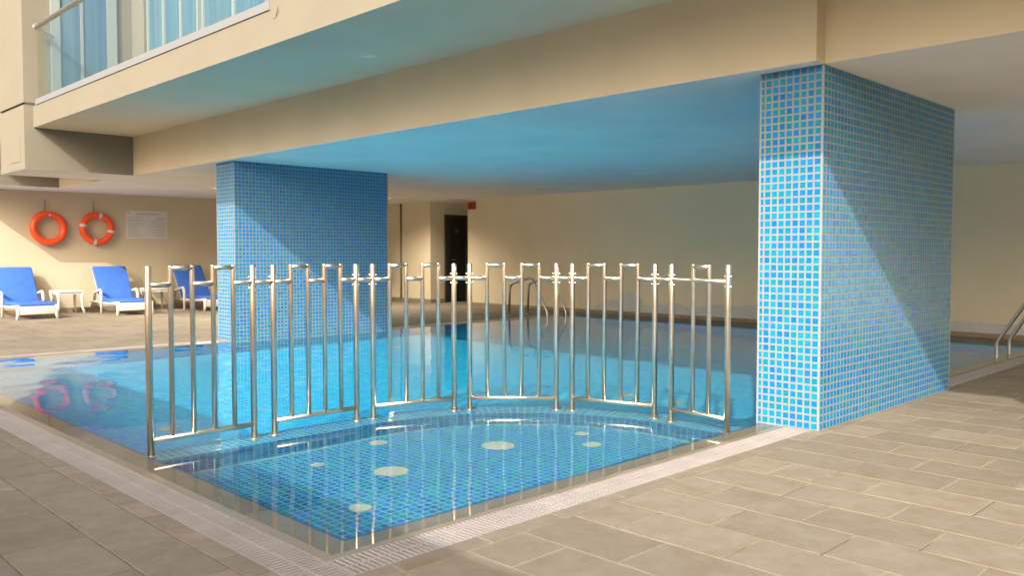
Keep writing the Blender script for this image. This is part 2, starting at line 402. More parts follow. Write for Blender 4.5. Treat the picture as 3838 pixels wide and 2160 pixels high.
# children's pool: floor, curved step wall
KC = (3.42, 3.37); KR_I, KR_O = 1.44, 1.70; KZ = -.44; KTOP = -.042
def kpath(r, nseg=40):
    """centre path of the step at radius r: straight, quarter arc, straight"""
    P = [(PX0, KC[1] + r)]
    for i in range(nseg + 1):
        a = math.pi / 2 * (1 - i / nseg); P.append((KC[0] + r * math.cos(a), KC[1] + r * math.sin(a)))
    P.append((KC[0] + r, PY0)); return P
Pi, Po = kpath(KR_I), kpath(KR_O)
kp = MB()
kp.face([(PX0, PY0, KZ)] + [(x, y, KZ) for x, y in reversed(Pi)])
for a, b, c, d in zip(Pi[:-1], Pi[1:], Po[1:], Po[:-1]):
    kp.face([(*a, KTOP), (*b, KTOP), (*c, KTOP), (*d, KTOP)])
    kp.face([(*a, KZ), (*b, KZ), (*b, KTOP), (*a, KTOP)])
    kp.face([(*c, KTOP), (*c, DEPTH), (*d, DEPTH), (*d, KTOP)], 1)
WGROUT = simple('aqua stained grout', (.15, .37, .43), .8, noise=.1, nscale=14)
kids = structure(kp.build('shallow_pool', [WGROUT, MOSAIC]))
TP, TS = .05, .0365                # mosaic pitch and tile size
def tile_on(mb, c, u, v, n, su, sv, h, mat):
    """one mosaic tile: raised slab with soft edges"""
    c, u, v, n = Vector(c), Vector(u), Vector(v), Vector(n)
    a = [c - u * su / 2 - v * sv / 2, c + u * su / 2 - v * sv / 2, c + u * su / 2 + v * sv / 2, c - u * su / 2 + v * sv / 2]
    i = .0016
    b = [c - u * (su / 2 - i) - v * (sv / 2 - i) + n * h, c + u * (su / 2 - i) - v * (sv / 2 - i) + n * h, c + u * (su / 2 - i) + v * (sv / 2 - i) + n * h, c - u * (su / 2 - i) + v * (sv / 2 - i) + n * h]
    k = len(mb.v); mb.v += [tuple(p) for p in a + b]
    for q in ((4, 5, 6, 7), (0, 1, 5, 4), (1, 2, 6, 5), (2, 3, 7, 6), (3, 0, 4, 7)):
        mb.f.append(tuple(k + j for j in q)); mb.m.append(mat); mb.s.append(False)
def tile_mesh(u, v, n, su, sv, h, mat):
    b = MB(); tile_on(b, (0, 0, 0), u, v, n, su, sv, h, 0)
    me = bpy.data.meshes.new('tile'); me.from_pydata(b.v, [], b.f); me.materials.append(mat); me.update(); return me
def lay(tiles, parent, limit=300, mats=None):
    """tiles: (centre, u, v, n, su, sv, colour). The largest in the picture become objects, the rest one part."""
    mats = mats or (T_BLUE, T_TURQ)
    rank = sorted(range(len(tiles)), key=lambda i: -tiles[i][7])
    own = set(rank[:limit]) if limit else set()
    cache = {}; rest = MB()
    for i, (c, u, v, n, su, sv, col, ar) in enumerate(tiles):
        if i in own and ar > 0:
            key = (tuple(u), tuple(v), tuple(n), round(su, 4), round(sv, 4), col)
            if key not in cache: cache[key] = tile_mesh(u, v, n, su, sv, .0018, mats[col])
            link('tile', cache[key], parent, c)
        else: tile_on(rest, c, u, v, n, su, sv, .0018, col)
    if rest.v: stuff(rest.build('mosaic_tiles', list(mats), parent))
X, Y, Z = Vector((1, 0, 0)), Vector((0, 1, 0)), Vector((0, 0, 1))
def quad_area(c, u, v, su, sv):
    c = Vector(c); return area_px([c - u * su / 2 - v * sv / 2, c + u * su / 2 - v * sv / 2, c + u * su / 2 + v * sv / 2, c - u * su / 2 + v * sv / 2])
def inside_kids(x, y):
    if x < PX0 + .022 or y < PY0 + .022: return False
    r = KR_I - .02
    if x > KC[0] + r or y > KC[1] + r: return False
    if x > KC[0] and y > KC[1]: return math.hypot(x - KC[0], y - KC[1]) < r
    return True
kt = []
for i in range(62):
    for j in range(42):
        x, y = PX0 + .03 + TP * i, PY0 + .03 + TP * j
        if inside_kids(x, y):
            s = TS + .003
            kt.append(((x, y, KZ), X, Y, Z, s, s, 0 if (RND.random() < (.72 if (i + j) % 2 else .28)) else 1, quad_area((x, y, 0), X, Y, s, s)))
lay(kt, kids, 300, (U_BLUE, U_TURQ))
# step: tiles follow the curve
st = []
def along(r):
    L1 = KC[0] - PX0; L2 = r * math.pi / 2; L3 = KC[1] - PY0
    return L1, L2, L3
def at_path(s, r, ref):
    """point, tangent, outward normal at length s measured on radius ref"""
    L1, L2, L3 = along(ref)
    if s < L1: return Vector((PX0 + s, KC[1] + r, 0)), X.copy(), Y.copy()
    if s < L1 + L2:
        a = math.pi / 2 - (s - L1) / ref
        n = Vector((math.cos(a), math.sin(a), 0)); return Vector((KC[0], KC[1], 0)) + n * r, Vector((n.y, -n.x, 0)), n
    return Vector((KC[0] + r, KC[1] - (s - L1 - L2), 0)), -Y, X.copy()
Ltot = sum(along(KR_I)); N = int(Ltot / TP)
stp = MB()
for i in range(N):
    s = (i + .5) * Ltot / N
    p, tg, nn = at_path(s, KR_I, KR_I)
    for k in range(7):
        zc = KTOP - .03 - k * TP
        tile_on(stp, (p.x, p.y, zc), tg, Z, -nn, TS, TS, .0018, 0 if RND.random() < .5 else 1)
    for k in range(5):
        r = KR_I + .028 + k * .051
        p2, tg2, nn2 = at_path(s, r, KR_I)
        w = TS if (s < along(KR_I)[0] or s > along(KR_I)[0] + along(KR_I)[1]) else TS * r / KR_I
        tile_on(stp, (p2.x, p2.y, KTOP), tg2, nn2, Z, w, TS, .0018, 0 if RND.random() < .45 else 1)
stuff(stp.build('step_tiles', [U_BLUE, U_TURQ], kids))

# ------------------------------------------------------------------ water
def water():
    rr = random.Random(11); waves = []
    for i in range(46):
        lam = .13 * (5.5 ** rr.random()); k = 2 * math.pi / lam; a = rr.uniform(0, 2 * math.pi)
        waves.append((k * math.cos(a), k * math.sin(a), rr.uniform(0, 6.28), .0017 * (lam / .3) ** 1.15 / k * 1.0))
    x0, x1, y0, y1 = GX1 + .004, PX1 - .002, GY1 + .004, FY0 - .004
    st_ = .034; nx, ny = int((x1 - x0) / st_), int((y1 - y0) / st_)
    import numpy as np
    xs = np.linspace(x0, x1, nx + 1); ys = np.linspace(y0, y1, ny + 1); XX, YY = np.meshgrid(xs, ys, indexing='ij')
    H = np.zeros_like(XX)
    for kx, ky, ph, am in waves: H += am * np.sin(kx * XX + ky * YY + ph)
    kk = np.sqrt(np.gradient(H, xs, axis=0) ** 2 + np.gradient(H, ys, axis=1) ** 2)
    H *= .0078 / max(1e-9, float(np.sqrt((kk ** 2).mean())))
    # livelier water at the sunny left end, calmer under the roof and in the children's pool
    env = .55 + .20 / (1 + np.exp(-((YY - 7.2) * 1.3 - (XX - 3.0) * .55)))
    edge = np.clip(np.minimum.reduce([XX - x0, x1 - XX, YY - y0, y1 - YY]) / .25, 0.15, 1)
    H = H * env * edge
    v = np.stack([XX, YY, WZ + H], -1).reshape(-1, 3)
    idx = np.arange((nx + 1) * (ny + 1)).reshape(nx + 1, ny + 1)
    f = np.stack([idx[:-1, :-1], idx[1:, :-1], idx[1:, 1:], idx[:-1, 1:]], -1).reshape(-1, 4)
    me = bpy.data.meshes.new('pool_water'); me.from_pydata(v.tolist(), [], f.tolist())
    me.polygons.foreach_set('use_smooth', [True] * len(f)); me.materials.append(WATER); me.update()
    o = link('pool_water', me); structure(o); o.cycles.is_caustics_caster = True
    return o
WATER_OB = water()

# ------------------------------------------------------------------ paving slabs
def slab_geo(mb, x0, y0, x1, y1, dz=0):
    i = .003; z = dz; zb = -.012
    k = len(mb.v)
    mb.v += [(x0, y0, zb), (x1, y0, zb), (x1, y1, zb), (x0, y1, zb), (x0, y0, z - .0022), (x1, y0, z - .0022), (x1, y1, z - .0022), (x0, y1, z - .0022),
             (x0 + i, y0 + i, z), (x1 - i, y0 + i, z), (x1 - i, y1 - i, z), (x0 + i, y1 - i, z)]
    for q in ((8, 9, 10, 11), (4, 5, 9, 8), (5, 6, 10, 9), (6, 7, 11, 10), (7, 4, 8, 11), (0, 1, 5, 4), (1, 2, 6, 5), (2, 3, 7, 6), (3, 0, 4, 7)):
        mb.f.append(tuple(k + j for j in q)); mb.m.append(0); mb.s.append(False)
slabs = []
SW, SL, GAP = .3145, .4975, .0035
def add_slab(x0, y0, x1, y1, clip):
    x0, y0, x1, y1 = max(x0, clip[0]), max(y0, clip[1]), min(x1, clip[2]), min(y1, clip[3])
    if x1 - x0 < .03 or y1 - y0 < .03: return
    slabs.append((x0 + GAP, y0 + GAP, x1 - GAP, y1 - GAP))
def lay_area(clip, xo, yo, par):
    k0 = math.floor((clip[0] - xo) / SW); k1 = math.ceil((clip[2] - xo) / SW)
    for k in range(k0, k1):
        ph = yo + (SL / 2 if (k + par) % 2 else 0)
        j0 = math.floor((clip[1] - ph) / SL); j1 = math.ceil((clip[3] - ph) / SL)
        for j in range(j0, j1): add_slab(xo + k * SW, ph + j * SL, xo + (k + 1) * SW, ph + (j + 1) * SL, clip)
lay_area((1.435, -3, 12.86, GY0 - .103), 2.49, 1.955, 0)
lay_area((-1.85, -3, 1.435, LWY - .012), 1.185 + .001, 4.415, 0)
lay_area((1.435, FY1 + .103, 15, LWY - .012), 1.185, 4.415, 0)
lay_area((PX1, GY0 + .001, BWX - .012, FY1), 2.49, 1.955, 0)
x = 1.435
while x < PX1: add_slab(x, GY0 - .103, x + .44, GY0, (1.435, -9, PX1 + .5, 99)); add_slab(x, FY1, x + .44, FY1 + .103, (1.435, -9, PX1 + .5, 99)); x += .44
y = GY0
while y < FY1: add_slab(1.435, y, GX0, y + .245, (0, GY0, 9, FY1)); y += .245
rank = sorted(slabs, key=lambda s: -area_px([(s[0], s[1], 0), (s[2], s[1], 0), (s[2], s[3], 0), (s[0], s[3], 0)]))
scache = {}
for s in rank[:300]:
    w, h = round(s[2] - s[0], 4), round(s[3] - s[1], 4)
    if (w, h) not in scache:
        b = MB(); slab_geo(b, 0, 0, w, h)
        me = bpy.data.meshes.new('paving_slab'); me.from_pydata(b.v, [], b.f); me.materials.append(SLAB); me.update(); scache[(w, h)] = me
    o = link('paving_slab', scache[(w, h)], deck, (s[0], s[1], RND.uniform(-.0008, .0008)))
    o.rotation_euler = (RND.uniform(-.0012, .0012), RND.uniform(-.0012, .0012), RND.uniform(-.003, .003))
rest = MB()
for s in rank[300:]: slab_geo(rest, *s, dz=RND.uniform(-.0008, .0008))
stuff(rest.build('paving_slabs', SLAB, deck))

# ------------------------------------------------------------------ overflow gratings
def bar_mesh(L, along_x):
    b = MB(); w = .0125; z0, z1 = -.022, -.001; i = .002
    def P(a, t, z): return (a, t, z) if along_x else (t, a, z)
    vv = [P(0, 0, z0), P(L, 0, z0), P(L, w, z0), P(0, w, z0), P(0, 0, z1 - i), P(L, 0, z1 - i), P(L, w, z1 - i), P(0, w, z1 - i), P(0, i, z1), P(L, i, z1), P(L, w - i, z1), P(0, w - i, z1)]
    ff = [(8, 9, 10, 11), (4, 5, 9, 8), (6, 7, 11, 10), (0, 1, 5, 4), (2, 3, 7, 6), (0, 4, 7, 3), (4, 8, 11, 7), (1, 2, 6, 5), (5, 6, 10, 9)]
    if not along_x: ff = [q[::-1] for q in ff]
    return vv, ff
def grating(name, label, a0, a1, t0, t1, run_x, own):
    """run along x (run_x) from a0 to a1, across t0..t1; bars lie across the run"""
    base = ((a0 + a1) / 2, (t0 + t1) / 2, 0) if run_x else ((t0 + t1) / 2, (a0 + a1) / 2, 0)
    th = thing(name, label, 'drain grating', base, group='overflow gratings round the pool')
    L = t1 - t0 - .006; pitch = .0256
    vv, ff = bar_mesh(L, not run_x)
    me = bpy.data.meshes.new('grating_bar'); me.from_pydata(vv, [], ff); me.materials.append(GRATE); me.update()
    n = int((a1 - a0) / pitch); spots = []
    for i in range(n):
        a = a0 + .004 + i * pitch
        p = (a, t0 + .003, 0) if run_x else (t0 + .003, a, 0)
        q = (a + .0145, t1, 0) if run_x else (t1, a + .0145, 0)
        spots.append((area_px([p, (q[0], p[1], 0), q, (p[0], q[1], 0)]), p))
    order = sorted(range(n), key=lambda i: -spots[i][0]); mine = set(order[:own])
    rest = MB()
    for i, (ar, p) in enumerate(spots):
        lp = Vector(p) - Vector(base)
        if i in mine: link('grating_bar', me, th, lp)
        else:
            k = len(rest.v); rest.v += [tuple(Vector(v) + lp) for v in vv]
            for q in ff: rest.f.append(tuple(k + j for j in q)); rest.m.append(0); rest.s.append(False)
    if rest.v: stuff(rest.build('grating_bars', GRATE, th))
    sp = MB(); tm = (t0 + t1) / 2
    for t_, w_ in ((tm, .007), (t0 + .004, .004), (t1 - .004, .004)):
        for zz0, zz1 in ((-.020, -.0025),):
            if run_x: sp.box((a0 - base[0], t_ - w_ - base[1], zz0), (a1 - base[0], t_ + w_ - base[1], zz1))
            else: sp.box((t_ - w_ - base[0], a0 - base[1], zz0), (t_ + w_ - base[0], a1 - base[1], zz1))
    sp.build('grating_spine', GRATE, th)
    return th
grating('drain_grating', 'off white slotted drain grating along the sunny near edge, up to the right pillar', GX1 + .002, 5.296, GY0, GY1, True, 150)
grating('drain_grating', 'off white drain grating beyond the right pillar, by the right pool ladder', 7.745, PX1, GY0, GY1, True, 20)
grating('drain_grating', 'off white slotted drain grating in shade along the left pool edge', GY0, FY1, GX0, GX1, False, 150)
grating('drain_grating', 'thin white drain grating on the far side, between the loungers and the left pillar', GX1 + .002, 5.266, FY0, FY1, True, 20)
grating('drain_grating', 'dim white drain grating on the far side beyond the left pillar, by the far ladder', 7.75, PX1 + .2, FY0, FY1, True, 20)

# ------------------------------------------------------------------ tiled pillars
def pillar(x0, x1, y0, y1, label, z0):
    cx, cyy = (x0 + x1) / 2, (y0 + y1) / 2
    th = thing('tiled_pillar', label, 'pillar', (cx, cyy, 0), group='mosaic pillars standing in the pool')
    core = MB(); d = .002
    core.box((x0 + d - cx, y0 + d - cyy, -1.1), (x1 - d - cx, y1 - d - cyy, ZC)); core.build('pillar_core', TGROUT, th)
    tr = MB()
    w = .011
    for (xx, yy) in ((x0, y0), (x1, y0), (x1, y1), (x0, y1)):
        sx = 1 if xx == x0 else -1; sy = 1 if yy == y0 else -1
        a = (xx - cx, yy - cyy); b = (a[0] + sx * w, a[1] + sy * w)
        tr.box((min(a[0], b[0]), min(a[1], b[1]), -1.0), (max(a[0], b[0]), max(a[1], b[1]), ZC - .002))
    tr.build('corner_bead', TRIM, th)
    tl = []
    pz = ZC / 48; rows = range(-20, 48)
    def face(o, u, n, L, flip):
        k = 0
        while True:
            s0 = .0165 + k * TP
            if s0 > L - .018: break
            s1 = min(s0 + TS, L - .014)
            for r in rows:
                zc = (r + .5) * pz
                c = o + u * ((s0 + s1) / 2) + Z * zc
                col = 0 if RND.random() < (.70 if (k + r) % 2 else .30) else 1
                cw = c + Vector((cx, cyy, 0))
                vis = quad_area(cw, u, Z, s1 - s0, TS) if (zc > .02 and flip) else 0
                tl.append((tuple(c), u, Z, n, s1 - s0, TS * pz / TP, col, vis))
            k += 1
    A = Vector((x0 - cx, y0 - cyy, 0)); B = Vector((x1 - cx, y0 - cyy, 0)); C = Vector((x1 - cx, y1 - cyy, 0)); D = Vector((x0 - cx, y1 - cyy, 0))
    d_ = .002
    face(A + Y * 0 + X * d_, Y, -X, y1 - y0, True)
    face(A + Y * d_, X, -Y, x1 - x0, True)
    face(D - Y * d_, X, Y, x1 - x0, False)
    face(B - X * d_, Y, X, y1 - y0, False)
    # the -x face winds the other way round
    fixed = []
    for t_ in tl:
        c, u, v, n = t_[0], t_[1], t_[2], t_[3]
        if u.cross(v).dot(n) < 0: fixed.append((c, -u, v, n) + t_[4:])
        else: fixed.append(t_)
    lay(fixed, th, 300)
    return th
pillar(5.300, 7.740, 2.505, 2.955, 'large near pillar on the right, covered in blue and turquoise mosaic tiles', 0)
pillar(5.270, 7.750, 10.500, 11.000, 'blue mosaic pillar further back on the left, beyond the steel fence', 0)

# ------------------------------------------------------------------ the building over the pool
bld = thing('apartment_building', 'cream rendered apartment building whose balcony and ceiling overhang the pool', 'building', (9, 6, 0))
BO = Vector((9, 6, 0))
def bpart(name, mb, mats, parent=None):
    mb.v = [tuple(Vector(v) - BO) for v in mb.v]
    o = mb.build(name, mats, parent or bld); return o
def bbox(name, a, b, mat, parent=None, bottom=None, extra=None):
    mb = MB(); mb.box(a, b, 0, bottom=1 if bottom else None)
    if extra: extra(mb)
    return bpart(name, mb, [mat, bottom] if bottom else mat, parent)
XF, XB = 3.772, 5.170            # balcony face, beam face
bbox('ceiling', (5.46, -1.4, ZC), (15.2, LWY + .2, ZC + .25), CEIL)
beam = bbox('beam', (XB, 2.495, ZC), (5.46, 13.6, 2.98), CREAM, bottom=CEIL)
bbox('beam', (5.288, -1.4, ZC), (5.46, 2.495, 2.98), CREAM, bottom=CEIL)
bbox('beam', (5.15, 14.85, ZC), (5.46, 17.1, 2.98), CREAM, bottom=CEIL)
slab = bbox('balcony_slab', (XF, -1.4, 2.98), (5.46, 13.6, 3.285), CREAM_SUN, bottom=SOFFIT)
slab2 = bbox('balcony_slab', (XF, 14.85, 2.98), (5.46, 17.1, 3.285), CREAM_SUN)
bbox('parapet', (XF, -1.4, 3.285), (XF + .15, 6.80, 5.2), CREAM_SUN)
bbox('parapet', (XF, 14.86, 3.285), (XF + .15, 17.09, 4.4), CREAM_SUN)
# fin wall with shadow groove
fin = bbox('fin_wall', (3.65, 13.6, ZC), (5.46, 14.85, 3.292), CREAM_SUN, bottom=CEIL)
bbox('fin_wall', (3.65, 13.6, 3.330), (5.46, 14.85, 7.4), CREAM_SUN)
bbox('groove', (3.675, 13.602, 3.292), (5.45, 14.848, 3.330), DARK)
pn = MB(); pn.box((3.644, 13.80, 2.50), (3.65, 14.28, 2.86)); bpart('raised_panel', pn, CREAM_SUN, fin)
bbox('fin_wall', (3.65, 17.1, ZC), (5.46, LWY + .2, 4.6), CREAM_SUN, bottom=CEIL)
# facade behind the balcony
bbox('facade', (5.24, -1.4, 3.285), (5.46, 13.6, 7.4), CREAM_SUN)
bbox('facade', (5.24, 14.85, 3.285), (5.46, 17.1, 4.6), CREAM_SUN)
def window(y0, y1, z0, z1, x, panes, curtain=None):
    """sliding window set proud of the facade: frame, then one pane per light"""
    f = MB(); w = .055
    f.box((x - .05, y0, z0), (x, y0 + w, z1)); f.box((x - .05, y1 - w, z0), (x, y1, z1)); f.box((x - .05, y0 + w, z0), (x, y1 - w, z0 + w)); f.box((x - .05, y0 + w, z1 - w), (x, y1 - w, z1))
    for k in range(1, panes):
        yy = y0 + (y1 - y0) * k / panes; f.box((x - .045, yy - .035, z0 + w), (x - .001, yy + .035, z1 - w))
    fr = bpart('window', f, FRAME_W)
    for k in range(panes):
        a = y0 + (y1 - y0) * k / panes + .036; b = y0 + (y1 - y0) * (k + 1) / panes - .036
        p = MB(); p.box((x - .026, a, z0 + w + .002), (x - .014, b, z1 - w - .002)); bpart('pane', p, WINGLASS, fr)
    return fr
window(11.30, 13.05, 3.34, 5.6, 5.238, 3)
window(9.42, 11.20, 3.34, 5.6, 5.238, 2)
window(7.2, 9.2, 3.34, 5.6, 5.238, 2)
bbox('window_pier', (5.17, 13.10, 3.30), (5.238, 13.58, 5.6), CREAM_SUN)
# side light in the fin wall, facing the balcony
sw = MB()
yv = 13.598
for a, b in ((4.02, 4.14), (4.80, 4.94)): sw.box((a, yv - .05, 3.30), (b, yv, 5.6))
sw.box((4.14, yv - .05, 3.30), (4.80, yv, 3.36)); sw.box((4.14, yv - .05, 5.45), (4.80, yv, 5.6)); sw.box((4.42, yv - .045, 3.36), (4.46, yv - .002, 5.45))
sw = bpart('window', sw, FRAME_W)
for a, b in ((4.142, 4.418), (4.462, 4.798)):
    p = MB(); p.box((a, yv - .026, 3.362), (b, yv - .012, 5.448)); bpart('pane', p, WINGLASS, sw)
# glass balustrade
ch = bbox('balustrade_channel', (XF - .012, 6.80, 3.285), (XF + .075, 13.46, 3.362), ALU, slab)
for k in range(4):
    a = 6.83 + k * 1.655; p = MB(); p.box((XF + .022, a, 3.362), (XF + .036, a + 1.645, 4.372)); bpart('glass_panel', p, BGLASS, ch)
hr = MB(); hr.tube([(XF + .029, 13.47, 4.395), (XF + .029, 6.81, 4.395)], .034, 14)
hr.lathe([(.05, -.006), (.05, .006)], (XF + .029, 13.47, 4.395), 16, axis='y'); hr = bpart('handrail', hr, RAILM, slab)
hb = MB(); hb.tube([(XF + .03, 13.44, 4.38), (XF + .33, 13.585, 4.30)], .014, 8); bpart('handrail_bracket', hb, RAILM, hr)
# cracks beside the balustrade end
def crack(pts, w, name='crack'):
    m_ = MB()
    for (a, b) in zip(pts[:-1], pts[1:]):
        a, b = Vector((XF - .0015, *a)), Vector((XF - .0015, *b)); t_ = (b - a).normalized(); nn = Vector((0, -t_.z, t_.y)) * w
        m_.face([a - nn, b - nn * .6, b + nn * .6, a + nn])
    return bpart(name, m_, DARK, slab)
crack([(6.75, 3.20), (6.71, 3.195), (6.67, 3.225), (6.645, 3.25)], .004)
crack([(6.70, 3.215), (6.68, 3.245), (6.665, 3.285)], .009)
crack([(6.47, 3.315), (6.44, 3.345), (6.425, 3.385)], .009)
scr = MB(); scr.face([(4.56, 6.60, 2.979), (4.60, 6.50, 2.979), (4.70, 6.50, 2.979), (4.66, 6.60, 2.979)]); bpart('scrape', scr, simple('bare white plaster', (.8, .8, .76), .9), slab)
# walls
lw = bbox('wall', (-4, LWY, 0), (15.2, LWY + .2, ZC), WALL_SUN)
bw = bbox('wall', (BWX, -6, 0), (BWX + .2, 14.41, ZC), WALL)
dw = bbox('wall', (12.68, 15.53, 0), (15.2, 15.73, ZC), WALL)
bbox('wall', (12.68, 15.73, 0), (12.88, LWY, ZC), WALL)
bbox('wall', (15.0, 12, 0), (15.2, 15.53, ZC), WALL)
def skirt(a, b): return bbox('skirting', a, b, SKIRT)
skirt((-4, LWY - .012, 0), (12.67, LWY, .09)); skirt((BWX - .012, -5, 0), (BWX, 14.41, .065)); skirt((12.668, 15.53, 0), (12.68, LWY - .012, .09)); skirt((12.68, 15.518, 0), (13.08, 15.53, .09))
# primer patch, following the ragged edge of the repaint
prof = [(10.68, .10), (10.61, .181), (10.46, .217), (10.31, .266), (10.08, .286), (9.92, .411), (9.86, .442), (9.71, .400), (9.57, .329), (9.48, .205), (9.33, .200), (9.15, .248), (9.05, .212), (8.94, .268), (8.74, .276), (8.61, .209), (8.35, .210), (8.22, .248), (7.97, .270), (7.73, .291), (7.49, .249), (7.37, .301), (7.26, .290), (6.8, .24), (6.3, .27), (5.8, .22), (5.2, .25), (4.6, .22), (4.16, .214), (3.95, .204), (3.80, .205), (3.77, .245), (3.73, .202), (3.40, .204), (3.34, .199), (3.27, .169), (3.25, .10)]
fine = []
for (a, b) in zip(prof[:-1], prof[1:]):
    for k in range(4):
        t_ = k / 4; fine.append((a[0] + (b[0] - a[0]) * t_, a[1] + (b[1] - a[1]) * t_ + (RND.uniform(-.006, .006) if k else 0)))
fine.append(prof[-1])
pp = MB()
for (a, b) in zip(fine[:-1], fine[1:]):
    pp.face([(BWX - .0025, a[0], .066), (BWX - .0025, b[0], .066), (BWX - .0025, b[0], b[1]), (BWX - .0025, a[0], a[1])][::-1])
bpart('primer_patch', pp, PATCH, bw)
# door in the alcove
df = MB(); y_ = 15.53
for a, b in (((13.11, y_ - .06, 0), (13.22, y_, 2.09)), ((13.74, y_ - .06, 0), (13.84, y_, 2.09)), ((13.22, y_ - .06, 2.02), (13.74, y_, 2.09))): df.box(a, b)
simple_door = simple('dark brown door frame', (.035, .03, .022), .5)
door = bpart('door', df, simple_door)
p = MB(); p.box((13.222, y_ - .03, .004), (13.738, y_ - .008, 2.018)); bpart('door_leaf', p, DOOR_M, door)
p = MB(); p.box((13.42, y_ - .036, 1.66), (13.52, y_ - .0305, 1.76)); bpart('door_sign', p, simple('grey door plate', (.10, .10, .095), .5), door)
p = MB(); p.tube([(13.30, y_ - .033, 1.02), (13.30, y_ - .07, 1.02), (13.41, y_ - .07, 1.02)], .011, 8); bpart('handle', p, STEEL_D, door)
p = MB(); p.tube([(12.66, 16.63, .09), (12.66, 16.63, ZC - .002)], .024, 10); bpart('conduit', p, PIPE)

# ------------------------------------------------------------------ unseen roof and column, shaped for the deck shadows and open sky light
lowb = thing('shadow_roof', 'unseen cream flat roof on posts behind the viewer, added to shade the near deck', 'canopy', (-3.4, 5, 0))  # out of view; left open below so sky light gets through
m_ = MB(); m_.box((-5.4 + 3.4, -14 - 5, 2.96), (-1.855 + 3.4, 40 - 5, 3.08)); m_.build('roof', SOFFIT, lowb)
for k in range(8):
    for xx in (-2.2, -5.1):
        m_ = MB(); m_.box((xx - .09 + 3.4, -13 + k * 7.4 - .09 - 5, 0), (xx + .09 + 3.4, -13 + k * 7.4 + .09 - 5, 2.96)); m_.build('post', SOFFIT, lowb)
wing = thing('shadow_column', 'unseen square cream column under the right balcony end, added to shade the right deck', 'column', (4.25, -.7, 0))  # out of view; kept slim so sky light reaches pillar and deck
m_ = MB(); m_.box((-.48, -.47, .1), (.48, .47, 2.978)); m_.build('shaft', CREAM_SUN, wing)
m_ = MB(); m_.box((-.492, -.482, 0), (.492, .482, .1)); m_.build('plinth', SKIRT, wing)

# ------------------------------------------------------------------ steel fence on the step
POSTS = [(1.956, 4.963), (2.615, 4.975), (2.766, 4.990), (3.412, 5.003), (3.542, 4.985), (4.159, 4.818), (4.265, 4.760), (4.720, 4.294), (4.793, 4.198), (4.977, 3.579), (4.960, 3.425), (4.900, 2.945)]
fence = thing('pool_fence', 'polished stainless steel fence curving round the shallow children pool', 'fence', (3.4, 4.4, KTOP))
FO = Vector((3.4, 4.4, KTOP))
def fp(name, mb, mat=STEEL, parent=None):
    mb.v = [tuple(Vector(v) - FO) for v in mb.v]; return mb.build(name, mat, parent or fence)
ZT, ZR, ZBR = 1.091, .978, .073
RP_, RB, RR = .0195, .0150, .0165
def vtube(p, z0, z1, r, name, dome=True):
    m_ = MB(); pr = [(r, z0), (r, z1 - r * .45)]
    pr += [(r * .9, z1 - r * .18), (r * .55, z1 - .002), (.0005, z1)] if dome else [(r, z1)]
    m_.lathe(pr, (p[0], p[1], 0), 16); return fp(name, m_)
posts = [Vector((*p, 0)) for p in POSTS]
for p in posts:
    o = vtube(p, KTOP, ZT, RP_, 'post')
    m_ = MB(); m_.lathe([(.046, KTOP), (.046, KTOP + .007), (.024, KTOP + .010)], (p.x, p.y, 0), 20); fl_ = fp('base_flange', m_, STEEL)
    m_ = MB()
    for a in range(4): m_.lathe([(.006, KTOP + .007), (.006, KTOP + .016), (.0005, KTOP + .018)], (p.x + .036 * math.cos(a * 1.571 + .6), p.y + .036 * math.sin(a * 1.571 + .6), 0), 8)
    m_.v = [tuple(Vector(v) - FO) for v in m_.v]; m_.build('bolt', STEEL, fl_)
def hrail(a, b, z, r, name):
    m_ = MB(); m_.tube([(a.x, a.y, z), (b.x, b.y, z)], r, 14); return fp(name, m_)
def collar(p, t_, z):
    for s in (-1, 1):
        for dz in (-.034, .034):
            m_ = MB(); q = p + t_ * s * .025
            rr_ = .0072
            m_.lathe([(.0005, -rr_), (rr_ * .7, -rr_ * .7), (rr_, 0), (rr_ * .7, rr_ * .7), (.0005, rr_)], (q.x, q.y, z + dz), 10); fp('clamp_screw', m_)
for k in range(6):
    a, b = posts[2 * k], posts[2 * k + 1]; t_ = (b - a).normalized()
    hrail(a, b, ZBR, RR, 'bottom_rail')
    if k < 5:
        bal = [a + (b - a) * (i / 5) for i in (1, 2, 3, 4)]
        for i, q in enumerate(bal): vtube(q, ZBR, ZT - .001, RB, 'baluster', dome=False)
        for i in (0, 2): hrail(bal[i] - t_ * RB * 0, bal[i + 1], ZT - RB - .001, RB, 'top_bar')
        hrail(a, bal[0], ZR, RR, 'top_rail'); hrail(bal[1], bal[2], ZR, RR, 'top_rail'); hrail(bal[3], b, ZR, RR, 'top_rail')
    else:
        bal = [a + (b - a) * f for f in (.40, .68)]
        for q in bal: vtube(q, ZBR, ZT - .004, RB, 'baluster', dome=False)
        hrail(bal[0], bal[1], ZT - RB - .004, RB, 'top_bar'); hrail(a, b, ZR, RR, 'top_rail')
    if k < 5: hrail(b, posts[2 * k + 2], ZR, RR, 'connecting_rail')
    if k > 0: collar(a, t_, ZR)
    collar(b, t_, ZR)

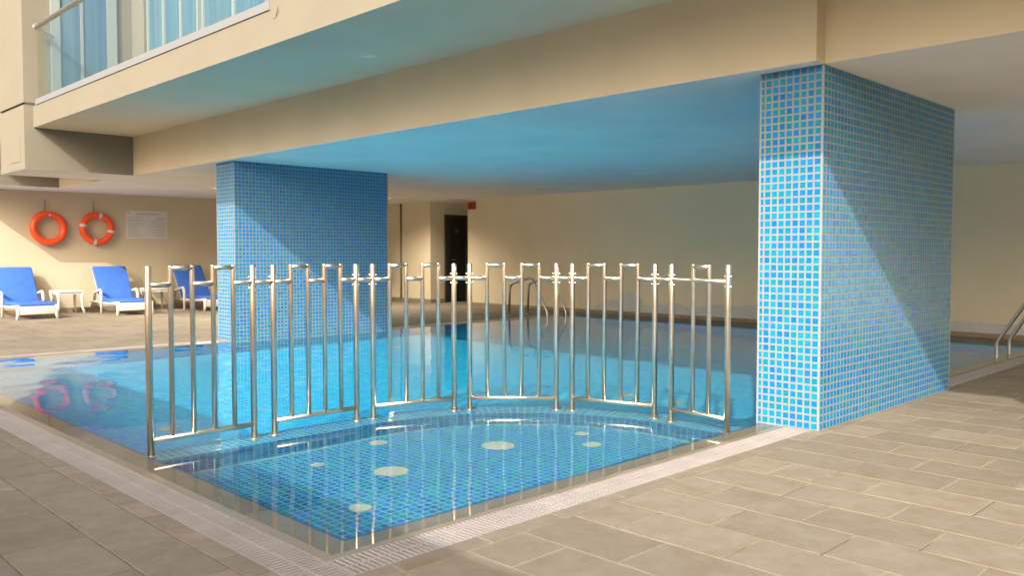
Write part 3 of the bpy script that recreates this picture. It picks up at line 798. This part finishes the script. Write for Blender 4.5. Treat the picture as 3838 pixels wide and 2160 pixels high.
# ------------------------------------------------------------------ drain covers on the floors
def drain(x, y, z, r, label):
    th = thing('drain_cover', label, 'drain cover', (x, y, z), group='round covers on the pool floors')
    m_ = MB(); m_.lathe([(r, .0), (r, .006), (r * .93, .012), (r * .80, .013)], (0, 0, 0), 24); m_.build('rim', DRAIN, th)
    m_ = MB()
    for k in range(-4, 5):
        o = k * r * .17; h = math.sqrt(max(0, (r * .8) ** 2 - o * o)); m_.box((o - r * .055, -h, .008), (o + r * .055, h, .0145))
    m_.build('slats', DRAIN, th)
drain(2.993, 4.036, KZ, .108, 'large pale round drain cover on the shallow floor, left of the middle')
drain(3.872, 4.040, KZ, .112, 'large pale round drain cover near the middle of the shallow floor')
drain(2.475, 3.600, KZ, .064, 'small pale drain cover closest to the near left corner of the shallow pool')
drain(3.350, 4.658, KZ, .066, 'small pale drain cover by the curved step, upper left of the shallow pool')
drain(4.330, 3.615, KZ, .068, 'small pale drain cover at the right, nearer of the two by the step')
drain(4.533, 3.875, KZ, .055, 'small pale drain cover at the right, further of the two by the step')
drain(2.757, 4.459, KZ, .045, 'tiny pale floor inlet at the left end of the shallow pool')
drain(7.151, 9.556, DEPTH, .09, 'pale inlet on the deep floor near the left pillar')
drain(2.789, 6.716, DEPTH, .09, 'pale inlet on the deep floor behind the first fence panel')
drain(6.54, 5.046, DEPTH, .08, 'pale inlet on the deep floor behind the fence, further of two')
drain(6.584, 4.497, DEPTH, .08, 'pale inlet on the deep floor behind the fence, nearer of two')

# ------------------------------------------------------------------ pool ladders
def ladder(sgn, y_edge, label):
    """sgn +1: the far side (deck at larger y); -1: the near side"""
    base = Vector((11.40, y_edge, 0)); th = thing('pool_ladder', label, 'pool ladder', base, group='stainless pool ladders')
    def yy(d): return sgn * d
    pts = [(.805, 0), (.79, .50), (.775, .545), (.74, .585), (.70, .612), (.36, .70), (.28, .715), (.20, .69), (.13, .60), (-.155, .13), (-.168, .09), (-.170, .04), (-.172, -.95)]
    for xx in (-.25, .25):
        m_ = MB(); m_.tube([(xx, yy(a), b) for a, b in pts], .0215, 12); m_.build('rail', STEEL_D, th)
        m_ = MB(); m_.lathe([(.045, 0), (.045, .008), (.025, .016)], (xx, yy(.805), 0), 16); m_.build('base_flange', STEEL_D, th)
    for z_ in (-.25, -.5, -.75):
        m_ = MB(); m_.box((-.245, yy(-.171) - .035, z_), (.245, yy(-.171) + .035, z_ + .025)); m_.build('tread', STEEL_D, th)
ladder(1, 10.53, 'stainless pool ladder on the far side, in front of the back wall')
ladder(-1, 2.922, 'stainless pool ladder at the right edge, beyond the near pillar')

# ------------------------------------------------------------------ loungers, tables
def sun_lounger(x0, y0, rz, label):
    th = thing('sun_lounger', label, 'sun lounger', (x0, y0, 0), rz, 'blue loungers along the cream wall')
    W = .66; hw = W / 2
    # origin: middle of the front edge, y backwards
    for s in (-1, 1):
        m_ = MB(); m_.tube([(s * (hw - .03), .02, .235), (s * (hw - .03), .35, .215), (s * (hw - .03), .55, .20), (s * (hw - .03), 1.15, .205), (s * (hw - .03), 1.80, .215)], [.034, .03, .028, .028, .026], 8); m_.build('side_rail', WHITE_PL, th)
        m_ = MB(); m_.tube([(s * (hw - .03), .03, .26), (s * (hw - .025), .03, .12), (s * (hw - .005), .012, 0)], [.036, .032, .024], 8); m_.build('leg', WHITE_PL, th)
        m_ = MB(); m_.tube([(s * (hw - .03), 1.62, .22), (s * (hw - .05), 1.80, 0)], [.024, .02], 8); m_.build('leg', WHITE_PL, th)
        m_ = MB(); m_.tube([(s * (hw + .015), .87, 0), (s * (hw + .012), .88, .36), (s * (hw + .01), .90, .425), (s * (hw + .008), .96, .455), (s * (hw + .004), 1.30, .40), (s * (hw - .02), 1.42, .24)], [.024, .027, .030, .029, .026, .024], 8); m_.build('arm', WHITE_PL, th)
    rbox('front_apron', (W - .03, .028, .155), WHITE_PL, th, (0, .022, .165), .008)
    m_ = MB()
    for k in range(9): m_.box((-hw + .04, .14 + k * .13, .205), (hw - .04, .17 + k * .13, .222))
    m_.build('slats', WHITE_PL, th)
    rbox('seat_cushion', (W - .015, 1.06, .062), BLUE_CLOTH, th, (0, .53, .262), .026, 3)
    a = math.radians(55); L = .80
    rbox('back_cushion', (W - .02, L, .062), BLUE_CLOTH, th, (0, 1.04 + L / 2 * math.cos(a), .255 + L / 2 * math.sin(a) - .01), .026, 3, rot=(a, 0, 0))
    rbox('back_frame', (W - .05, L - .05, .024), WHITE_PL, th, (0, 1.08 + L / 2 * math.cos(a) + .015, .215 + L / 2 * math.sin(a) - .01), .008, 2, rot=(a, 0, 0))
    m_ = MB(); m_.tube([(0, 1.40, .62), (0, 1.66, .22)], .012, 8); m_.build('prop', GREY_MET, th)
sun_lounger(4.585, 16.52, 0, 'leftmost blue cushioned white lounger, in full sun below the left life ring')
sun_lounger(6.235, 16.42, math.radians(-2), 'middle blue cushioned white lounger, in sun below the right life ring')
sun_lounger(7.93, 16.46, math.radians(1), 'blue cushioned white lounger in shade, partly hidden behind the fence and left pillar')
def side_table(x0, y0, label):
    th = thing('side_table', label, 'side table', (x0, y0, 0), 0, 'white side tables between the loungers')
    rbox('table_top', (.50, .50, .045), WHITE_PL, th, (0, 0, .437), .016, 3)
    for sx in (-1, 1):
        for sy in (-1, 1):
            m_ = MB(); m_.tube([(sx * .215, sy * .215, .425), (sx * .205, sy * .205, .30), (sx * .212, sy * .212, .14), (sx * .245, sy * .245, 0)], [.036, .026, .023, .021], 8); m_.build('leg', WHITE_PL, th)
    m_ = MB()
    for s in (-1, 1):
        m_.box((-.20, s * .222 - .012, .385), (.20, s * .222 + .012, .418)); m_.box((s * .222 - .012, -.20, .386), (s * .222 + .012, .20, .417))
    m_.build('apron', WHITE_PL, th)
side_table(5.40, 17.62, 'white side table between the two sunlit loungers')
side_table(7.10, 17.62, 'white side table just left of the shaded lounger')

# ------------------------------------------------------------------ life rings, notice
def life_ring(x0, z0, R, r, strap, label):
    th = thing('life_ring', label, 'life ring', (x0, LWY - .095, z0), 0, 'orange life rings on the wall')
    m_ = MB(); n = 48
    m_.tube([(R * math.cos(2 * math.pi * i / n), 0, R * math.sin(2 * math.pi * i / n)) for i in range(n)], r, 16, closed=True); m_.build('ring', ORANGE, th)
    if strap:
        for k in range(4):
            a = math.radians(78 + 90 * k); m_ = MB()
            m_.tube([(R * math.cos(a + d), 0, R * math.sin(a + d)) for d in (-.10, -.03, .03, .10)], r + .0035, 16, caps=False); m_.build('reflective_band', REFLECT, th)
    else:
        m_ = MB(); a = math.radians(88); m_.lathe([(.0005, -.012), (.022, -.008), (.022, .004), (.0005, .008)], (R * math.cos(a), -r, (R - .02) * math.sin(a)), 12, axis='y'); m_.build('grommet', REFLECT, th)
    m_ = MB(); m_.box((-.050, .083, R - .02), (-.018, .093, R + r + .225)); m_.box((-.048, -.02, R - .075), (-.020, .083, R - .065)); m_.build('hook', GREY_MET, th)
life_ring(5.235, 1.655, .272, .066, False, 'plain orange life ring on the left, half in sun, hanging on the cream wall')
life_ring(6.125, 1.665, .272, .064, True, 'orange life ring with four grey reflective bands, hanging on the cream wall')
sg = thing('notice_board', 'white printed notice board on the wall right of the life rings', 'sign', (7.15, LWY - .006, 1.77))
m_ = MB(); m_.box((-.43, -.008, -.29), (.43, .005, .29)); m_.build('board', SIGN_W, sg)
ink = MB(); rr = random.Random(5)
def line(x0, x1, z, h):
    xx = x0
    while xx < x1:
        w_ = min(rr.uniform(.02, .07), x1 - xx); ink.face([(xx, -.0095, z - h), (xx + w_, -.0095, z - h), (xx + w_, -.0095, z + h), (xx, -.0095, z + h)]); xx += w_ + .008
line(-.21, .25, .225, .014); line(-.40, -.36, .25, .018)
for k in range(13):
    z_ = .155 - k * .033
    line(-.385, -.385 + rr.uniform(.20, .36), z_, .0065)
    b = .39; line(b - rr.uniform(.18, .34), b, z_ - .003, .006)
ink.face([(.0, -.0094, -.27), (.004, -.0094, -.27), (.004, -.0094, .18), (.0, -.0094, .18)]); ink.build('printed_lines', INK, sg)

# ------------------------------------------------------------------ small things under the roof
al = thing('fire_alarm', 'red fire alarm sounder at the left end of the back wall, under the ceiling', 'fire alarm', (BWX, 14.235, 2.24))
rbox('housing', (.07, .20, .17), RED, al, (-.036, 0, 0), .012)
m_ = MB(); m_.lathe([(.055, 0), (.05, -.02), (.0005, -.03)], (-.071, 0, -.01), 16, axis='x'); m_.build('strobe_lens', simple('dark red lens', (.25, .006, .01), .2), al)
def downlight(x0, y0, label):
    th = thing('downlight', label, 'downlight', (x0, y0, ZC), 0, 'recessed lamps in the ceiling')
    m_ = MB(); m_.lathe([(.125, 0), (.125, -.008), (.10, -.014), (.095, -.002)], (0, 0, 0), 28); m_.build('trim_ring', simple('white lamp trim', (.75, .74, .71), .4), th)
    m_ = MB(); m_.lathe([(.094, -.003), (.06, -.007), (.0005, -.008)], (0, 0, 0), 28); m_.build('diffuser', LAMP, th)
    ld = bpy.data.lights.new('lamp', 'SPOT'); ld.spot_size = math.radians(150); ld.spot_blend = 1.0; ld.shadow_soft_size = 0.0; ld.energy = 190; ld.color = (1, .86, .68)
    lo = bpy.data.objects.new('lamp', ld); COL.objects.link(lo); lo.parent = th; lo.location = (0, 0, -.02)
downlight(11.14, 15.06, 'lit round ceiling lamp right of the far pillar, towards the dark door')
downlight(7.21, 15.09, 'lit round ceiling lamp left of the far pillar, above the loungers')
# office chair, mostly behind the far pillar
ck = thing('swivel_chair', 'black swivel chair half hidden behind the left pillar', 'chair', (12.28, 17.05, 0), math.radians(120))
rbox('seat', (.48, .48, .07), BLACK, ck, (0, 0, .47), .03, 3)
rbox('backrest', (.44, .07, .52), BLACK, ck, (0, .25, .76), .03, 3, rot=(math.radians(-8), 0, 0))
rbox('headrest', (.26, .06, .12), BLACK, ck, (0, .30, 1.05), .028, 3)
for s in (-1, 1):
    m_ = MB(); m_.tube([(s * .25, .10, .46), (s * .27, .10, .66), (s * .27, -.14, .67)], .02, 8); m_.build('armrest', GREY_MET, ck)
m_ = MB(); m_.tube([(0, 0, .10), (0, 0, .45)], .03, 10); m_.build('column', GREY_MET, ck)
for k in range(5):
    a = 2 * math.pi * k / 5; m_ = MB(); m_.tube([(0, 0, .12), (.27 * math.cos(a), .27 * math.sin(a), .075)], [.025, .016], 8); leg = m_.build('base_arm', BLACK, ck)
    m_ = MB(); m_.lathe([(.028, -.014), (.03, 0), (.028, .014)], (.27 * math.cos(a), .27 * math.sin(a), .03), 12, axis='x'); m_.build('castor', BLACK, leg)

# ------------------------------------------------------------------ light through the water
for o in bpy.data.objects:
    if o.type == 'MESH' and o.name != WATER_OB.name: o.cycles.is_caustics_receiver = True
